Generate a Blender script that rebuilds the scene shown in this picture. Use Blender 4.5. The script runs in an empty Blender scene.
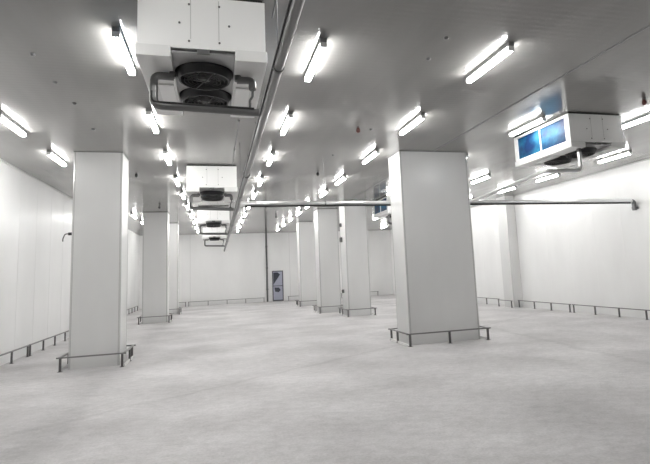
import bpy, bmesh, math, random
from mathutils import Vector, Matrix
random.seed(7)
scene = bpy.context.scene
C = scene.collection
PI = math.pi

# ------------------------------------------------------------------ camera
def set_camera():
    yaw, pitch, roll = math.radians(15.1803), math.radians(7.4356), math.radians(2.55)
    fw = Vector((math.sin(yaw)*math.cos(pitch), math.cos(yaw)*math.cos(pitch), math.sin(pitch)))
    rt = Vector((math.cos(yaw), -math.sin(yaw), 0))
    up = rt.cross(fw)
    R = rt*math.cos(roll) - up*math.sin(roll)
    U = up*math.cos(roll) + rt*math.sin(roll)
    cam = bpy.data.cameras.new('camera')
    cam.sensor_width = 36
    cam.lens = 36*498.825/650
    cam.shift_x = -25.007/650
    cam.shift_y = -25.66/650
    cam.clip_end = 200
    o = bpy.data.objects.new('camera', cam)
    M = Matrix((( R.x, U.x, -fw.x, 0), (R.y, U.y, -fw.y, 0), (R.z, U.z, -fw.z, 1.725), (0, 0, 0, 1)))
    o.matrix_world = M
    C.objects.link(o)
    scene.camera = o
set_camera()

# ------------------------------------------------------------------ world, exposure
w = bpy.data.worlds.new('world'); scene.world = w
w.use_nodes = True
w.node_tree.nodes['Background'].inputs[0].default_value = (0.02, 0.02, 0.02, 1)
w.node_tree.nodes['Background'].inputs[1].default_value = 1.0
scene.view_settings.view_transform = 'Standard'
scene.view_settings.look = 'None'
scene.view_settings.exposure = 1.88
scene.view_settings.gamma = 1
TUBE = 17.0           # emission of the ceiling tubes
scene.cycles.max_bounces = 12
scene.cycles.diffuse_bounces = 8
scene.cycles.glossy_bounces = 4
scene.cycles.use_denoising = True
scene.cycles.sample_clamp_indirect = 6
scene.cycles.caustics_reflective = False
scene.cycles.caustics_refractive = False

# ------------------------------------------------------------------ materials
def mat(name, col, rough=.5, metal=0, spec=.5, coat=0, coat_rough=.1):
    m = bpy.data.materials.new(name); m.use_nodes = True
    b = m.node_tree.nodes['Principled BSDF']
    b.inputs['Base Color'].default_value = (*col, 1)
    b.inputs['Roughness'].default_value = rough
    b.inputs['Metallic'].default_value = metal
    b.inputs['Specular IOR Level'].default_value = spec
    b.inputs['Coat Weight'].default_value = coat
    b.inputs['Coat Roughness'].default_value = coat_rough
    return m
def N(m, t): return m.node_tree.nodes.new(t)
def L(m, a, b): m.node_tree.links.new(a, b)
def mottled(m, c1, c2, scale=3, detail=6, stretch=(1,1,1), lo=.35, hi=.65, bump=0, bscale=60):
    tc = N(m, 'ShaderNodeTexCoord'); mp = N(m, 'ShaderNodeMapping')
    mp.inputs['Scale'].default_value = stretch
    L(m, tc.outputs['Object'], mp.inputs['Vector'])
    n = N(m, 'ShaderNodeTexNoise'); n.inputs['Scale'].default_value = scale; n.inputs['Detail'].default_value = detail
    L(m, mp.outputs[0], n.inputs['Vector'])
    r = N(m, 'ShaderNodeValToRGB')
    r.color_ramp.elements[0].position = lo; r.color_ramp.elements[1].position = hi
    r.color_ramp.elements[0].color = (*c1, 1); r.color_ramp.elements[1].color = (*c2, 1)
    L(m, n.outputs['Fac'], r.inputs['Fac'])
    b = m.node_tree.nodes['Principled BSDF']
    L(m, r.outputs['Color'], b.inputs['Base Color'])
    if bump:
        n2 = N(m, 'ShaderNodeTexNoise'); n2.inputs['Scale'].default_value = bscale
        L(m, mp.outputs[0], n2.inputs['Vector'])
        bp = N(m, 'ShaderNodeBump'); bp.inputs['Strength'].default_value = bump; bp.inputs['Distance'].default_value = .01
        L(m, n2.outputs['Fac'], bp.inputs['Height']); L(m, bp.outputs[0], b.inputs['Normal'])
    return r, mp, tc
M = {}
M['wall'] = mat('white_wall_panel', (.80,.80,.79), .28, spec=.5)
M['column'] = mat('white_column_panel', (.66,.66,.65), .3, spec=.5)
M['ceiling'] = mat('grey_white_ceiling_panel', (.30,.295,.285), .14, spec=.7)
M['floor'] = mat('concrete_floor', (.62,.61,.61), .55, spec=.3)
M['housing'] = mat('lamp_housing', (.22,.22,.22), .4)
M['endcap'] = mat('lamp_end_cap', (.75,.75,.75), .4)
M['cool_white'] = mat('white_painted_sheet', (.84,.84,.83), .35)
M['pan'] = mat('drip_pan_sheet', (.72,.72,.71), .3)
M['black'] = mat('black_plastic', (.012,.012,.014), .4)
M['rubber'] = mat('black_rubber', (.02,.02,.02), .7)
M['darkgrey'] = mat('dark_grey_metal', (.12,.12,.12), .45)
M['shroud'] = mat('fan_plate_metal', (.36,.36,.36), .35, metal=.5)
M['pipe'] = mat('grey_pipe_cladding', (.17,.17,.17), .32, metal=.6)
M['pipe_light'] = mat('aluminium_pipe_cladding', (.78,.78,.78), .28, metal=.75)
M['rail'] = mat('steel_rail', (.22,.215,.215), .35, metal=.7)
M['post'] = mat('steel_post', (.13,.125,.125), .45, metal=.5)
M['kick'] = mat('white_kerb_paint', (.85,.85,.84), .4)
M['trim'] = mat('aluminium_corner_trim', (.78,.78,.77), .25, metal=.3)
M['seam'] = mat('dark_seam', (.20,.20,.20), .6)
M['softseam'] = mat('grey_sealant', (.55,.55,.54), .6)
M['faintseam'] = mat('white_sealant', (.79,.79,.78), .35)
M['red'] = mat('dark_red_bulb', (.10,.025,.02), .35)
M['door'] = mat('grey_blue_door', (.38,.39,.48), .35)
M['doorframe'] = mat('dark_door_frame', (.10,.10,.11), .4)
M['doorglass'] = mat('dark_door_glass', (.06,.065,.08), .15)
M['tube'] = mat('lamp_tube', (.9,.9,.9), .4)
b = M['tube'].node_tree.nodes['Principled BSDF']
b.inputs['Emission Color'].default_value = (1, .995, .975, 1)
b.inputs['Emission Strength'].default_value = TUBE

# concrete: broad soft patches, fine mottling and a few trowel streaks
m = M['floor']
r, mp, tc = mottled(m, (.49,.478,.482), (.73,.715,.72), scale=.6, detail=9, stretch=(1,1.1,1), lo=.3, hi=.68, bump=.25, bscale=18)
n = N(m, 'ShaderNodeTexNoise'); n.inputs['Scale'].default_value = 7; n.inputs['Detail'].default_value = 8; n.inputs['Roughness'].default_value = .7
mp2 = N(m, 'ShaderNodeMapping'); mp2.inputs['Scale'].default_value = (.9, 1.3, 1); mp2.inputs['Rotation'].default_value = (0,0,.5)
L(m, tc.outputs['Object'], mp2.inputs['Vector']); L(m, mp2.outputs[0], n.inputs['Vector'])
r2 = N(m, 'ShaderNodeValToRGB'); r2.color_ramp.elements[0].position = .3; r2.color_ramp.elements[1].position = .6
r2.color_ramp.elements[0].color = (.80,.80,.80,1); r2.color_ramp.elements[1].color = (1,1,1,1)
L(m, n.outputs['Fac'], r2.inputs['Fac'])
mx = N(m, 'ShaderNodeMixRGB'); mx.blend_type = 'MULTIPLY'; mx.inputs[0].default_value = 1
L(m, r.outputs[0], mx.inputs[1]); L(m, r2.outputs[0], mx.inputs[2])
n3 = N(m, 'ShaderNodeTexNoise'); n3.inputs['Scale'].default_value = 34; n3.inputs['Detail'].default_value = 6; n3.inputs['Roughness'].default_value = .75
L(m, tc.outputs['Object'], n3.inputs['Vector'])
r3 = N(m, 'ShaderNodeValToRGB'); r3.color_ramp.elements[0].position = .32; r3.color_ramp.elements[1].position = .6
r3.color_ramp.elements[0].color = (.80,.795,.79,1); r3.color_ramp.elements[1].color = (1,1,1,1)
L(m, n3.outputs['Fac'], r3.inputs['Fac'])
mx3 = N(m, 'ShaderNodeMixRGB'); mx3.blend_type = 'MULTIPLY'; mx3.inputs[0].default_value = 1
L(m, mx.outputs[0], mx3.inputs[1]); L(m, r3.outputs[0], mx3.inputs[2])
last = mx3
def mth(op, a, b=None):
    q = N(m, 'ShaderNodeMath'); q.operation = op
    for k_, v_ in enumerate((a, b)):
        if v_ is None: continue
        if isinstance(v_, (int, float)): q.inputs[k_].default_value = v_
        else: L(m, v_, q.inputs[k_])
    return q.outputs[0]
sp = N(m, 'ShaderNodeSeparateXYZ'); L(m, tc.outputs['Object'], sp.inputs[0])
n4 = N(m, 'ShaderNodeTexNoise'); n4.inputs['Scale'].default_value = 1.3; n4.inputs['Detail'].default_value = 5
L(m, tc.outputs['Object'], n4.inputs['Vector'])
wob = mth('MULTIPLY', mth('SUBTRACT', n4.outputs['Fac'], .5), .5)
# worn slab joints: one along x = 7.3, one slanting across the aisle
for kx, ky, c0_, wd in ((1.0, -.09, -6.25, .16), (.54, -.84, 7.15, .10)):
    dd = mth('ABSOLUTE', mth('ADD', mth('ADD', mth('ADD', mth('MULTIPLY', sp.outputs[0], kx), mth('MULTIPLY', sp.outputs[1], ky)), c0_), wob))
    rr = N(m, 'ShaderNodeValToRGB'); rr.color_ramp.elements[0].position = 0; rr.color_ramp.elements[1].position = wd
    rr.color_ramp.elements[0].color = (.88,.88,.88,1); rr.color_ramp.elements[1].color = (1,1,1,1)
    L(m, dd, rr.inputs['Fac'])
    q = N(m, 'ShaderNodeMixRGB'); q.blend_type = 'MULTIPLY'; q.inputs[0].default_value = 1
    L(m, last.outputs[0], q.inputs[1]); L(m, rr.outputs[0], q.inputs[2]); last = q
L(m, last.outputs[0], m.node_tree.nodes['Principled BSDF'].inputs['Base Color'])
# ceiling: fine ribs across the panels
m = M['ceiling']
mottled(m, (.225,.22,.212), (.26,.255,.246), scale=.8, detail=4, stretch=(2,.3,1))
tc = N(m, 'ShaderNodeTexCoord'); wv = N(m, 'ShaderNodeTexWave'); wv.bands_direction = 'Y'
wv.inputs['Scale'].default_value = 3.2; wv.inputs['Distortion'].default_value = .4
L(m, tc.outputs['Object'], wv.inputs['Vector'])
bp = N(m, 'ShaderNodeBump'); bp.inputs['Strength'].default_value = .085; bp.inputs['Distance'].default_value = .01
L(m, wv.outputs['Fac'], bp.inputs['Height']); L(m, bp.outputs[0], m.node_tree.nodes['Principled BSDF'].inputs['Normal'])
for k in ('wall', 'column'):
    m = M[k]; c = .80 if k == 'wall' else .66
    mottled(m, (c-.03,c-.03,c-.035), (c+.02,c+.02,c+.015), scale=.9, detail=3, stretch=(1,1,.4), bump=.03, bscale=3)
# blue protective film over the coil: cyan and deep blue folds
M['film'] = mat('blue_protective_film', (.03,.2,.5), .45, spec=.25)
r, mp, tc = mottled(M['film'], (.002,.02,.08), (.012,.13,.23), scale=2.6, detail=4, stretch=(1,1,1.4), lo=.38, hi=.7, bump=.5, bscale=9)

# ------------------------------------------------------------------ mesh helpers
class MB:
    def __init__(s): s.bm = bmesh.new()
    def box(s, x0, x1, y0, y1, z0, z1, bev=0):
        r = bmesh.ops.create_cube(s.bm, size=1)
        for v in r['verts']:
            v.co = Vector(((x0+x1)/2+v.co.x*(x1-x0), (y0+y1)/2+v.co.y*(y1-y0), (z0+z1)/2+v.co.z*(z1-z0)))
        if bev:
            es = list({e for v in r['verts'] for e in v.link_edges})
            bmesh.ops.bevel(s.bm, geom=es, offset=bev, segments=2, affect='EDGES', profile=.6)
        return s
    def cyl(s, a, b, r, seg=12, r2=None, caps=True):
        a = Vector(a); b = Vector(b); d = b-a
        q = d.to_track_quat('Z', 'Y').to_matrix().to_4x4()
        bmesh.ops.create_cone(s.bm, cap_ends=caps, segments=seg, radius1=r, radius2=r if r2 is None else r2, depth=d.length,
                              matrix=Matrix.Translation((a+b)/2) @ q)
        return s
    def ball(s, c, r, sz=(1,1,1)):
        bmesh.ops.create_uvsphere(s.bm, u_segments=14, v_segments=9, radius=r, matrix=Matrix.Translation(c) @ Matrix.Diagonal((*sz,1)))
        return s
    def tube(s, pts, r, seg=12, bend=.0, n=5):
        P = [Vector(p) for p in pts]
        if bend:
            Q = [P[0]]
            for i in range(1, len(P)-1):
                a = (P[i-1]-P[i]); c = (P[i+1]-P[i])
                k = min(bend, a.length*.45, c.length*.45)
                A = P[i]+a.normalized()*k; B = P[i]+c.normalized()*k
                for j in range(n+1):
                    t = j/n; Q.append(A*(1-t)**2 + P[i]*2*t*(1-t) + B*t*t)
            Q.append(P[-1]); P = Q
        rings = []; ref = None
        for i, p in enumerate(P):
            d = ((P[min(i+1, len(P)-1)]-p).normalized() + (p-P[max(i-1,0)]).normalized()).normalized()
            if ref is None:
                ref = Vector((0,0,1)) if abs(d.z) < .9 else Vector((1,0,0))
            u = (ref - d*ref.dot(d)).normalized(); v = d.cross(u); ref = u
            rings.append([s.bm.verts.new(p + (u*math.cos(2*PI*k/seg) + v*math.sin(2*PI*k/seg))*r) for k in range(seg)])
        for a, b in zip(rings, rings[1:]):
            for k in range(seg):
                s.bm.faces.new((a[k], a[(k+1)%seg], b[(k+1)%seg], b[k]))
        s.bm.faces.new(rings[0][::-1]); s.bm.faces.new(rings[-1])
        return s
    def lathe(s, prof, c=(0,0,0), seg=28):
        rings = []
        for r, z in prof:
            rings.append([s.bm.verts.new((c[0]+r*math.cos(2*PI*k/seg), c[1]+r*math.sin(2*PI*k/seg), c[2]+z)) for k in range(seg)])
        for a, b in zip(rings, rings[1:]):
            for k in range(seg):
                s.bm.faces.new((a[k], a[(k+1)%seg], b[(k+1)%seg], b[k]))
        return s
    def poly(s, pts, ext):
        vs = [s.bm.verts.new(p) for p in pts]
        f = s.bm.faces.new(vs)
        r = bmesh.ops.extrude_face_region(s.bm, geom=[f])
        for v in [g for g in r['geom'] if isinstance(g, bmesh.types.BMVert)]: v.co += Vector(ext)
        return s
    def build(s, name, m, parent=None, smooth=False):
        bmesh.ops.recalc_face_normals(s.bm, faces=s.bm.faces)
        me = bpy.data.meshes.new(name)
        s.bm.to_mesh(me); s.bm.free()
        me.materials.append(m)
        if smooth:
            for p in me.polygons: p.use_smooth = True
            try: me.set_sharp_from_angle(angle=math.radians(40))
            except Exception: pass
        o = bpy.data.objects.new(name, me); C.objects.link(o)
        if parent: o.parent = parent
        return o
def tag(o, label, cat, group=None):
    o['label'] = label; o['category'] = cat
    if group: o['group'] = group
    return o
def thing(name, label, cat, loc=(0,0,0), group=None, rz=0):
    o = bpy.data.objects.new(name, None); C.objects.link(o)
    o.empty_display_size = .2
    o.location = loc; o.rotation_euler = (0,0,rz)
    return tag(o, label, cat, group)
def struct(o): o['kind'] = 'structure'; return o
def copy_tree(o, parent=None):
    c = o.copy(); C.objects.link(c); c.parent = parent
    for ch in list(o.children): copy_tree(ch, c)
    return c
def dup(o, loc, label, rz=0):
    c = copy_tree(o); c.location = loc; c.rotation_euler = (0,0,rz); c['label'] = label
    return c
def clash_free_children(o): return list(o.children)

# ------------------------------------------------------------------ room shell
H = 4.55; XL, XR, YN, YF = -4.64, 12.0, -3.0, 33.62
T = .15
struct(MB().box(XL-T, XR+T, YN-T, YF+T, -.2, 0).build('floor', M['floor']))
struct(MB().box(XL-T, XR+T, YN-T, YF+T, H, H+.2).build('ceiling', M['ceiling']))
wl = struct(MB().box(XL-T, XL, YN-T, YF+T, 0, H).build('wall_left', M['wall']))
wr = struct(MB().box(XR, XR+T, YN-T, YF+T, 0, H).build('wall_right', M['wall']))
wb = struct(MB().box(XL, XR, YF, YF+T, 0, H).build('wall_back', M['wall']))
struct(MB().box(XL, XR, YN-T, YN, 0, H).build('wall_front', M['wall']))
# sealed joints between the wall panels (thin raised beads, one mesh per wall)
mb = MB()
y = YN+1.2
while y < YF: mb.box(XL, XL+.003, y-.006, y+.006, .0, H); y += 1.2
mb.build('panel_joint', M['faintseam'], wl)
mb = MB(); y = YN+1.2
while y < YF: mb.box(XR-.003, XR, y-.006, y+.006, .0, H); y += 1.2
mb.build('panel_joint', M['faintseam'], wr)
mb = MB()
for x in (-4.0,-1.62,4.75,7.1,9.5): mb.box(x-.008, x+.008, YF-.004, YF, 0, H)
mb.build('panel_joint', M['softseam'], wb)
# dark joint strip running down the ceiling between the centre and right bays
struct(MB().box(5.135, 5.165, 2.0, YF, H-.012, H).build('trim_1', M['seam']))
# coved sealant lines where ceiling and walls meet
struct(MB().box(XL, XL+.03, YN, YF, H-.03, H).build('trim_2', M['softseam']))
struct(MB().box(XR-.03, XR, YN, YF, H-.03, H).build('trim_3', M['softseam']))
struct(MB().box(XL, XR, YF-.03, YF, H-.03, H).build('trim_4', M['softseam']))

# door in the back wall
d = struct(MB().box(3.62, 4.22, YF-.05, YF, 0, 1.93, .005).build('door_1', M['door']))
mb = MB(); mb.box(3.56,3.62,YF-.08,YF,0,1.99); mb.box(4.22,4.28,YF-.08,YF,0,1.99); mb.box(3.56,4.28,YF-.08,YF,1.93,1.99)
mb.build('door_frame', M['doorframe'], d)
MB().poly([(3.64,YF-.051,1.88),(3.92,YF-.051,1.88),(4.08,YF-.051,1.74),(3.92,YF-.051,1.50),(3.80,YF-.051,1.34),(3.64,YF-.051,1.10)], (0,-.006,0)).build('glass_pane', M['doorglass'], d)
MB().poly([(3.68,YF-.051,.90),(3.98,YF-.051,.88),(4.10,YF-.051,.72),(3.96,YF-.051,.58),(3.74,YF-.051,.62)], (0,-.006,0)).build('lower_dark_patch', M['doorglass'], d)  # irregular dark patch on the lower half of the leaf
MB().box(3.62,4.22,YF-.065,YF-.05,.97,1.02).build('push_bar', M['doorframe'], d)
MB().box(3.62,4.22,YF-.065,YF-.05,.0,.09).build('threshold', M['doorframe'], d)

# ------------------------------------------------------------------ columns
def column(x0, x1, y0, y1, label):
    t = thing('column', label, 'column', ((x0+x1)/2, (y0+y1)/2, 0), 'white panelled columns of the hall')
    a, b = (x1-x0)/2, (y1-y0)/2
    MB().box(-a, a, -b, b, 0, H, .004).build('shaft', M['column'], t)
    for sx in (-1, 1):
        for sy in (-1, 1):
            mb = MB()
            x, y = sx*(a+.003), sy*(b+.003)
            mb.box(min(x, x-sx*.025), max(x, x-sx*.025), min(y, y-sy*.004), max(y, y-sy*.004), 0, H)
            mb.box(min(x, x-sx*.004), max(x, x-sx*.004), min(y, y-sy*.025), max(y, y-sy*.025), 0, H)
            mb.build('corner_trim', M['trim'], t)
            # dark sealed edge beside the trim
            mb = MB(); xi = sx*(a-.03)
            mb.box(xi-.003, xi+.003, min(sy*b, sy*(b+.002)), max(sy*b, sy*(b+.002)), 0, H)
            mb.build('sealant_line', M['seam'], t)
    mb = MB(); e = .012
    for q in ((-a-e, a+e, -b-e, -b), (-a-e, a+e, b, b+e), (-a-e, -a, -b, b), (a, a+e, -b, b)): mb.box(*q, H-.02, H)
    mb.build('top_sealant', M['seam'], t)
    return t
COLS = [
 (-2.93,-1.97,11.62,12.42, 'nearest white column on the left, beside the left wall', 'square steel guard rail around the foot of the nearest left column', 1),
 (4.26,6.03,10.97,11.77, 'widest white column, standing right of centre in front of the horizontal pipe', 'square steel guard rail around the foot of the widest column', 2),
 (-2.93,-1.97,22.1,22.95, 'white column behind the nearest left column, second one along the left side', 'small guard rail around the foot of the second left column', 1),
 (-2.85,-1.88,26.6,27.4, 'white column mostly hidden behind the second left column', 'guard rail end seen behind the second left column', 1),
 (4.95,5.86,19.1,20.0, 'white column just left of the widest column, nearest of the three far ones in the right row', 'guard rail around the first far column left of the widest column', 1),
 (4.36,5.26,21.6,22.5, 'white column between the first and last far columns of the right row', 'guard rail around the middle one of the three far right row columns', 1),
 (4.36,5.26,26.9,27.7, 'farthest white column of the right row, nearest to the blue-grey door', 'guard rail around the farthest column near the blue-grey door', 1),
]
def guard_loop(x0, x1, y0, y1, label, mid):
    """rectangular bumper rail on short posts round a column"""
    g = .12; gy = .22
    X0, X1, Y0, Y1 = x0-g, x1+g, y0-gy, y1+gy
    cx, cy = (x0+x1)/2, (y0+y1)/2
    t = thing('guard_rail', label, 'rail', (cx, cy, 0), 'guard rails around the columns')
    a, b = (X1-X0)/2, (Y1-Y0)/2
    h = .285
    mb = MB(); k = .045
    mb.box(-a-k, a+k, -b-.022, -b+.022, h-.028, h, .006)
    mb.build('front_bar', M['rail'], t)
    MB().box(-a-k, a+k, b-.022, b+.022, h-.028, h, .006).build('back_bar', M['rail'], t)
    for s in (-1, 1):
        MB().box(s*a-.022, s*a+.022, -b+.022, b-.022, h-.028, h, .006).build('side_bar', M['rail'], t)
        MB().box(s*a-.012, s*a+.012, -b+.06, b-.06, 0, .05, .004).build('kerb_strip', M['kick'], t)
    ps = []
    for s in (-1, 1):
        ps += [(s*(a-.03), -b+.0), (s*(a-.03), b-.0)]
    ps += [(s*a, 0.1) for s in (-1, 1)]
    if mid > 1: ps += [(0, -b), (0, b)]
    for px, py in ps:
        p = MB().box(px-.02, px+.02, py-.02, py+.02, .008, h-.026).build('post', M['post'], t)
        q = MB().box(px-.04, px+.04, py-.04, py+.04, 0, .008).build('foot_plate', M['post'], p)
for x0,x1,y0,y1,l1,l2,mid in COLS:
    column(x0,x1,y0,y1,l1)
    guard_loop(x0,x1,y0,y1,l2,mid)

# shallow pilaster on the right wall
t = thing('pilaster', 'shallow white pilaster standing against the right wall', 'pilaster', (11.79, 18.45, 0))
MB().box(-.205, .205, -.35, .35, 0, H, .004).build('shaft', M['column'], t)
mb = MB(); mb.box(-.208, -.18, -.353, -.35, 0, H); mb.box(-.208, -.205, -.353, -.32, 0, H)
mb.build('corner_trim', M['trim'], t)
# conduit from ceiling to floor on the back wall
t = thing('conduit', 'dark vertical conduit pipe on the back wall left of the door', 'pipe', (3.22, YF-.08, 0))
MB().cyl((0,0,0), (0,0,H), .055, 12).build('pipe_run', M['darkgrey'], t, True)
for z in (.8, 2.2, 3.6): MB().box(-.08,.08,-.02,.07,z-.02,z+.02).build('bracket', M['darkgrey'], t)

# ------------------------------------------------------------------ rails along the walls
def wall_rail(axis, pos, a0, n, step, label, group, h=.285):
    """n posts, first at a0, running along x or y"""
    ln = (n-1)*step
    if axis == 'y':
        t = thing('bumper_rail', label, 'rail', (pos, a0, 0), group, rz=PI/2)
    else:
        t = thing('bumper_rail', label, 'rail', (a0, pos, 0), group)
    MB().box(-.06, ln+.06, -.02, .02, h-.028, h, .006).build('top_bar', M['rail'], t)
    for i in range(n):
        p = MB().box(i*step-.018, i*step+.018, -.018, .018, .008, h-.026).build('post', M['post'], t)
        MB().box(i*step-.035, i*step+.035, -.035, .035, 0, .008).build('foot_plate', M['post'], p)
    return t
GL = 'bumper rails along the left wall'; GR = 'bumper rails along the right wall'; GB = 'bumper rails along the back wall'
xl = XL+.15; xr = 11.74
wall_rail('y', xl, 10.22, 5, 1.0, 'low steel bumper rail by the left wall, nearest section, cut by the left photo edge', GL)
wall_rail('y', xl, 14.38, 5, 1.0, 'low steel bumper rail by the left wall, section ending at the nearest left column', GL)
wall_rail('y', xl, 18.6, 5, 1.0, 'bumper rail by the left wall, first section seen between the two left columns', GL)
wall_rail('y', xl, 22.8, 5, 1.0, 'bumper rail by the left wall, section seen just left of the second left column', GL)
wall_rail('y', xl, 27.0, 6, 1.0, 'bumper rail by the left wall, farthest section before the back wall', GL)
wall_rail('y', xr, 10.78, 5, 1.0, 'low steel bumper rail by the right wall, nearest section, reaching the right photo edge', GR)
wall_rail('y', xr, 14.98, 4, 1.0, 'low steel bumper rail by the right wall, section just right of the pilaster', GR)
wall_rail('y', 11.44, 18.05, 2, .95, 'short bumper rail stepping out around the pilaster foot', GR)
wall_rail('y', xr, 19.5, 5, 1.0, 'bumper rail by the right wall, section just left of the pilaster', GR)
wall_rail('y', xr, 23.7, 5, 1.0, 'bumper rail by the right wall, section beside the left edge of the widest column', GR)
wall_rail('y', xr, 27.9, 5, 1.0, 'bumper rail by the right wall, farthest section before the back corner', GR)
yb = YF-.17
wall_rail('x', yb, -4.3, 3, 1.2, 'bumper rail by the back wall, section in the far left corner', GB)
wall_rail('x', yb, -1.7, 5, 1.17, 'bumper rail by the back wall, long section under the row of coolers', GB)
wall_rail('x', yb, 4.6, 4, 1.2, 'bumper rail by the back wall, section just right of the door', GB)
wall_rail('x', yb, 8.4, 3, 1.2, 'bumper rail by the back wall, section toward the far right corner', GB)

# ------------------------------------------------------------------ tube lamps
LW, LL = .045, .575
lamp0 = thing('tube_lamp', '', 'lamp', (0,0,0), 'tube lamps on the ceiling')
MB().box(-.042, .042, -LL, LL, H-.055, H, .006).build('housing', M['housing'], lamp0)
mb = MB()
mb.box(-.040, .040, -LL+.03, LL-.03, H-.115, H-.055, .02)
mb.build('lamp_tube', M['tube'], lamp0, True)
for s in (-1, 1):
    MB().box(-.042, .042, s*(LL-.016)-.014, s*(LL-.016)+.014, H-.118, H-.05, .008).build('end_cap', M['endcap'], lamp0)
ORD = ['nearest','second','third','fourth','fifth','sixth','seventh','eighth','ninth','tenth','eleventh','twelfth']
rows = [
 (-3.39, 'row beside the left wall', [6.8, 9.55, 12.1, 22.8, 25.5, 28.3, 31.0], 1),
 (-1.06, 'row left of the central coolers', [3.6, 6.3, 9.1, 11.85, 14.7, 17.3, 20.05, 22.8, 25.5, 28.2, 30.9], 1),
 (1.28, 'row right of the central coolers', [3.45, 6.17, 8.97, 11.8, 14.7, 17.3, 20.05, 22.8, 25.5, 28.2, 30.9], 1),
 (3.67, 'row left of the widest column', [3.15, 5.87, 8.72, 11.42, 14.5, 17.0, 20.1, 22.5, 25.1, 27.8, 30.5], 1),
 (6.11, 'row along the right cooler blue side', [8.57, 11.65, 16.6, 22.0, 27.5], 0),
 (8.25, 'row right of the right cooler', [8.05, 14.2, 16.9, 19.6, 22.4, 25.1, 27.9, 30.6], 0),
 (10.47, 'row beside the right wall', [8.2, 10.96, 13.82, 16.2, 19.3, 22.1, 24.9, 27.7, 30.4], 1),
]
first = True
for x, rn, ys, skip in rows:
    k = 0
    for i, y in enumerate(ys):
        if i < skip:
            lab = 'lamp out of view overhead, in the ' + rn
        else:
            lab = f'lit tube lamp, {ORD[k]} in view, {rn}'
            k += 1
        if first: lamp0.location = (x,y,0); lamp0['label'] = lab; first = False
        else: dup(lamp0, (x,y,0), lab)

# ------------------------------------------------------------------ unit coolers
def make_cooler():
    """origin under the front left bottom corner; width 1.22 (x), length 1.8 (y), z from the floor"""
    t = thing('unit_cooler', '', 'cooler', (0,0,0), 'unit coolers hung under the ceiling')
    W, D, z0, z1 = 1.22, 1.8, 3.86, 4.515
    zc = 3.965
    # body: end boxes and top, sides left open for the coil
    mb = MB()
    mb.box(0, W, 0, .09, zc, z1, .004); mb.box(0, W, D-.09, D, zc, z1, .004)
    mb.box(0, W, .09, D-.09, z1-.05, z1); mb.box(0, W, .09, D-.09, zc, zc+.04)
    mb.build('casing', M['cool_white'], t)
    # seams and screws of the end panels
    for yy in (-.002, D):
        for x in (.49, .76): MB().box(x-.004, x+.004, yy, yy+.002, zc+.10, z1-.03).build('panel_seam', M['softseam'], t)
    for x, z in ((.475,zc+.075),(.765,zc+.075),(.475,z1-.09),(.765,z1-.09),(.385,zc+.26),(.86,zc+.26)):
        MB().cyl((x,0,z), (x,-.008,z), .011, 8).build('screw', M['darkgrey'], t)
    # coil faces with blue film, two panes a side
    for sx, x in ((-1, 0), (1, W)):
        f = MB()
        xa, xb = min(x, x-sx*.03), max(x, x-sx*.03)
        f.box(xa, xb, .06, .13, zc, z1, .003); f.box(xa, xb, D-.11, D-.06, zc, z1, .003)
        f.box(xa, xb, .13, D-.11, zc+.0, zc+.01); f.box(xa, xb, .13, D-.11, z1-.05, z1)
        f.box(xa, xb, D/2-.012, D/2+.012, zc+.02, z1-.05)
        fr = f.build('coil_frame', M['cool_white'], t)
        for a, b in ((.13, D/2-.012), (D/2+.012, D-.11)):
            MB().box(min(x-sx*.025, x-sx*.06), max(x-sx*.025, x-sx*.06), a, b, zc+.02, z1-.05).build('coil_pane', M['film'], t)
    # drip pans on both sides of the fans, raised lip in front
    for a, b in ((-.012, .305), (W-.305, W+.012)):
        p = MB().box(a, b, -.02, D+.02, z0, zc+.012, .006).build('drip_pan', M['pan'], t)
        MB().box(a+.13 if a < 0 else a+.03, b-.03 if a < 0 else b-.13, .70, 1.30, z0-.02, z0).build('pale_plate', M['cool_white'], p)  # plain paler rectangle set on the pan underside
    # plate between the pans, with a tag
    MB().box(.305, W-.305, .004, D+.006, zc-.045, zc-.03).build('fan_plate', M['shroud'], t)
    MB().box(.55, .67, -.012, .02, zc-.05, zc-.005).build('name_tag', M['darkgrey'], t)
    for cy in (.50, 1.20):
        c = (W/2, cy, 0)
        R = .285
        ring = MB().lathe([(R+.02, zc-.045), (R+.02, zc-.06), (R, zc-.08), (R-.02, z0-.03), (R-.035, z0-.03), (R-.03, zc-.045)], c, 32).build('fan_ring', M['black'], t, True)
        bl = MB()
        for k in range(5):
            a = 2*PI*k/5
            pts = []
            for rr, da, dz in ((.05,-.25,.0), (R-.045,-.34,.02), (R-.045,.34,-.03), (.05,.25,-.01)):
                pts.append((c[0]+rr*math.cos(a+da), c[1]+rr*math.sin(a+da), z0+.03+dz))
            bl.poly(pts, (0,0,.006))
        bl.build('fan_blades', M['black'], ring)
        MB().lathe([(.001,z0-.03),(.05,z0-.027),(.065,z0-.01),(.065,z0+.05),(.001,z0+.05)], c, 18).build('motor_hub', M['darkgrey'], ring, True)
        g = MB()
        for rr in (.09, .13, .17, .21):
            g.tube([(c[0]+rr*math.cos(2*PI*k/24), c[1]+rr*math.sin(2*PI*k/24), z0-.03) for k in range(25)], .0035, 5)
        for k in range(4):
            a = 2*PI*k/4+.4
            g.cyl((c[0],c[1],z0-.034), (c[0]+(R-.03)*math.cos(a), c[1]+(R-.03)*math.sin(a), z0-.03), .004, 5)
        g.build('fan_guard', M['black'], ring)
    # mounting rail, coloured black for the shaded gap under the ceiling
    mb = MB(); mb.box(.02, W-.02, .02, .08, z1, H); mb.box(.02, W-.02, D-.08, D-.02, z1, H)
    mb.box(.02, .08, .08, D-.08, z1, H); mb.box(W-.08, W-.02, .08, D-.08, z1, H)
    mb.build('mount_gap_rail', M['rubber'], t)
    return t
c0 = make_cooler()
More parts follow.
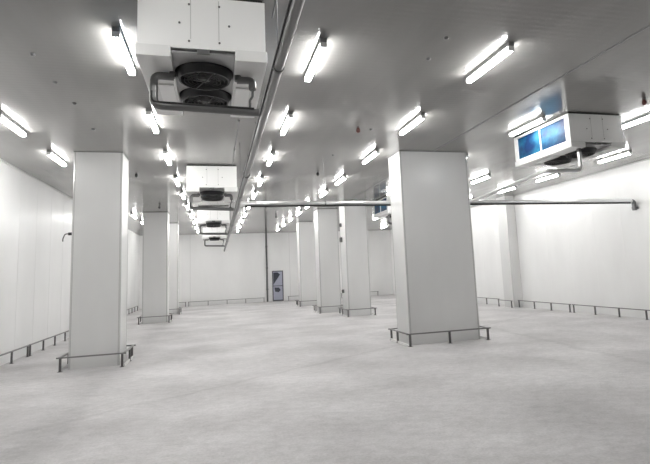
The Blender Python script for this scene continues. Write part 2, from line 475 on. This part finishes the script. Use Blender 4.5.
c0.location = (-.715, 4.88, 0); c0['label'] = 'largest white unit cooler at top centre, nearest the camera, underside with dark fans showing'
CX = [(12.8, 'white unit cooler second in the central row, by the left end of the cross pipe'),
      (20.4, 'small white unit cooler third in the central row'),
      (28.4, 'farthest and smallest white unit cooler in the central row, near the back wall')]
for y, l in CX: dup(c0, (-.70, y, 0), l)
dup(c0, (6.46, 7.75, 0), 'white unit cooler at upper right with two blue film panes on its side')
dup(c0, (6.30, 17.75, 0), 'far unit cooler with blue side pane, half hidden behind the widest column')

# drains that hang below each cooler and join the long pipe
def drain(loc, label, mirror=False):
    t = thing('drain_pipe', label, 'pipe', loc, 'drain pipes under the unit coolers')
    zb = 3.40; r = .042
    yb_, zt = .25, 3.46
    # out of the pan, elbow down, then across
    MB().tube([(.29,.30,3.81),(.10,.28,3.81),(.10,yb_,3.66)], .04, 12, .10).build('insulated_elbow', M['pipe'], t, True)
    MB().tube([(.10,yb_,3.68),(.10,yb_,zt+.02),(1.15,yb_,zt-.02)], r, 12, .08).build('cross_bar', M['pipe'], t, True)
    MB().tube([(.085,yb_-.035,3.62),(.085,yb_-.035,zt+.045),(1.10,yb_-.035,zt+.015)], .012, 8, .06).build('insulation_strip', M['rubber'], t, True)
    MB().tube([(.93,.30,3.81),(1.09,.28,3.81),(1.09,yb_,3.70)], .04, 12, .10).build('insulated_elbow', M['pipe'], t, True)
    MB().tube([(1.09,yb_,3.72),(1.09,yb_,3.62),(1.06,yb_,3.58),(1.06,yb_,zt)], .013, 8, .02).build('down_pipe', M['black'], t, True)
    MB().cyl((.28,.30,3.80),(.28,.30,3.86), .035).build('pan_outlet', M['darkgrey'], t)
    MB().cyl((.94,.30,3.80),(.94,.30,3.86), .035).build('pan_outlet', M['darkgrey'], t)
    return t
d0 = drain((-.70,4.95,0), 'grey drain pipe crossing below the largest, nearest cooler')
for (y, _), l in zip(CX, ('grey drain pipe crossing below the second central cooler', 'thin drain pipe below the third central cooler', 'thin drain pipe below the farthest central cooler')):
    dup(d0, (-.70, y, 0), l)
dup(d0, (6.3, 17.75, 0), 'drain pipe below the far blue-sided cooler, seen left of the widest column')

# ------------------------------------------------------------------ long pipes
def hanger(t, x, y, z, r, axis='y'):
    mb = MB()
    mb.cyl((x,y,z+r), (x,y,H), .006, 6)
    h = MB(); 
    p = mb.build('hanger_rod', M['darkgrey'], t)
    d = Vector((0,.02,0)) if axis == 'y' else Vector((.02,0,0))
    MB().cyl(Vector((x,y,z))-d, Vector((x,y,z))+d, r+.008, 16).build('hanger_clamp', M['darkgrey'], p)
zp = 3.40
t = thing('main_pipe', 'long grey insulated pipe running away beside the central coolers to the back wall', 'pipe', (0,0,0))
MB().tube([(.505,-2.95,zp),(.505,YF-.01,zp)], .038, 14).build('pipe_run', M['pipe'], t, True)
MB().tube([(.465,-2.9,zp+.02),(.465,YF-.05,zp+.02)], .010, 8).build('insulated_line', M['rubber'], t, True)
for y in (2.2, 8.4, 16.6, 24.2): MB().cyl((.505,y-.04,zp),(.505,y+.04,zp), .050, 14).build('coupling', M['darkgrey'], t, True)
for y in (3.9, 10.6, 18.4, 26.2): hanger(t, .505, y, zp, .038)
t = thing('cross_pipe', 'bright clad horizontal pipe crossing the hall behind the widest column to the right wall', 'pipe', (0,0,0))
MB().tube([(.56,11.92,zp+.01),(11.80,11.92,zp+.01)], .068, 14).build('pipe_run', M['pipe_light'], t, True)
MB().tube([(.66,11.84,zp-.05),(11.70,11.84,zp-.05)], .022, 8).build('insulated_line', M['rubber'], t, True)
MB().tube([(11.76,11.92,zp+.01),(11.90,11.92,zp+.01),(11.90,11.92,zp-.26)], .062, 14, .08).build('end_elbow', M['pipe'], t, True)
MB().box(11.86,11.995,11.86,11.98,zp-.22,zp-.16).build('wall_clamp', M['darkgrey'], t)
for x in (2.6, 5.3): hanger(t, x, 11.92, zp+.01, .06, 'x')
# drain of the right cooler, running back to the cross pipe
t = thing('drain_pipe', 'bright drain pipe from the right cooler back to the cross pipe', 'pipe', (6.46,7.75,0), 'drain pipes under the unit coolers')
MB().tube([(.26,.12,3.80),(.26,.12,3.44),(-.52,.12,3.42),(.06,4.05,3.42)], .042, 12, .10, 6).build('return_run', M['pipe_light'], t, True)
MB().cyl((.26,.12,3.79),(.26,.12,3.86), .042).build('pan_outlet', M['darkgrey'], t)
# thin cables and conduits on the ceiling beside the central coolers
for x, y0, y1, l in ((.62,2.4,5.2,'short thin grey conduit on the ceiling right of the largest cooler'),
                     (.42,7.4,12.75,'thin grey conduit on the ceiling between the first and second central coolers'),
                     (.74,7.2,13.6,'thin grey conduit on the ceiling beside the long pipe')):
    t = thing('ceiling_conduit', l, 'conduit', (x,y0,0), 'thin conduits on the ceiling')
    MB().cyl((0,0,H-.014),(0,y1-y0,H-.014), .010, 8).build('tube_run', M['darkgrey'], t, True)
    for q in (.3, .7): MB().box(-.02,.02,(y1-y0)*q-.01,(y1-y0)*q+.01,H-.026,H).build('clip', M['darkgrey'], t)

# ------------------------------------------------------------------ small ceiling fittings
for x, y, l in ((-2.16,6.62,'small dark bolt head on the ceiling, nearest of the line left of the big cooler'),
                (-2.17,7.54,'small dark bolt head on the ceiling, second of the line left of the big cooler'),
                (-2.14,8.42,'small dark bolt head on the ceiling, third of the line left of the big cooler'),
                (-2.18,9.87,'small dark bolt head on the ceiling just above the nearest left column'),
                (2.78,5.33,'small dark bolt head on the ceiling at top right of centre'),
                (2.81,5.95,'small dark bolt head on the ceiling behind the nearest right of centre'),
                (3.03,9.3,'tiny bolt head on the ceiling right of the dark red bulb fitting'),
                (2.76,11.54,'tiny bolt head on the ceiling between the red bulb and the next fitting')):
    t = tag(MB().lathe([(.001,-.03),(.02,-.028),(.03,-.015),(.032,0)], (0,0,0), 12).build('ceiling_bolt', M['darkgrey'], None, True), l, 'bolt', 'bolt heads on the ceiling')
    t.location = (x,y,H)
for x, y, l, m in ((-2.02,13.93,'dark round ceiling fitting just right of the nearest left column top', 'black'),
                (-2.08,20.12,'dark round ceiling fitting above the second left column', 'black'),
                (2.78,13.55,'dark round ceiling fitting above the cross pipe, middle of the hall', 'black'),
                (2.73,9.19,'dark red bulb fitting on the ceiling left of the widest column', 'red'),
                (2.78,23.86,'tiny dark ceiling fitting far back near the door', 'black'),
                (7.40,6.92,'dark red bulb fitting on the ceiling by the upper right photo edge', 'red')):
    t = thing('ceiling_sensor', l, 'sensor', (x,y,H), 'round fittings hanging from the ceiling')
    MB().lathe([(.001,-.018),(.03,-.016),(.035,0)], (0,0,0), 14).build('base_plate', M['darkgrey'], t, True)
    MB().lathe([(.001,-.125),(.028,-.115),(.042,-.085),(.038,-.05),(.018,-.014)], (0,0,0), 14).build('bulb', M[m], t, True)
# probe with a cable on the left edge of the nearest left column
t = thing('temperature_probe', 'dark probe on a curved grey cable at the left edge of the nearest left column', 'sensor', (-2.93,11.75,2.78))
MB().cyl((-.01,0,0),(-.10,0,.0), .032, 10).build('probe_body', M['black'], t, True)
MB().tube([(-.09,0,0),(-.16,-.01,.0),(-.20,-.01,-.10),(-.20,-.01,-.16)], .012, 8, .05).build('cable', M['darkgrey'], t, True)
MB().cyl((0,0,0),(-.015,0,0), .045, 10).build('wall_plate', M['darkgrey'], t, True)
for z, l in ((3.62,'small dark box high on the left edge of the first far right row column'),
             (3.02,'larger dark box on the left edge of the first far right row column'),
             (.95,'small dark socket low on the left edge of the first far right row column')):
    t = thing('junction_box', l, 'box', (4.95,19.75,z), 'small boxes on a far column edge')
    s = .10 if z > 2.9 and z < 3.2 else .07
    MB().box(-.07, 0, -s, s, -s, s, .01).build('box_body', M['darkgrey'], t)
    MB().box(-.08, -.07, -s*.8, s*.8, -s*.8, s*.8).build('box_lid', M['black'], t)
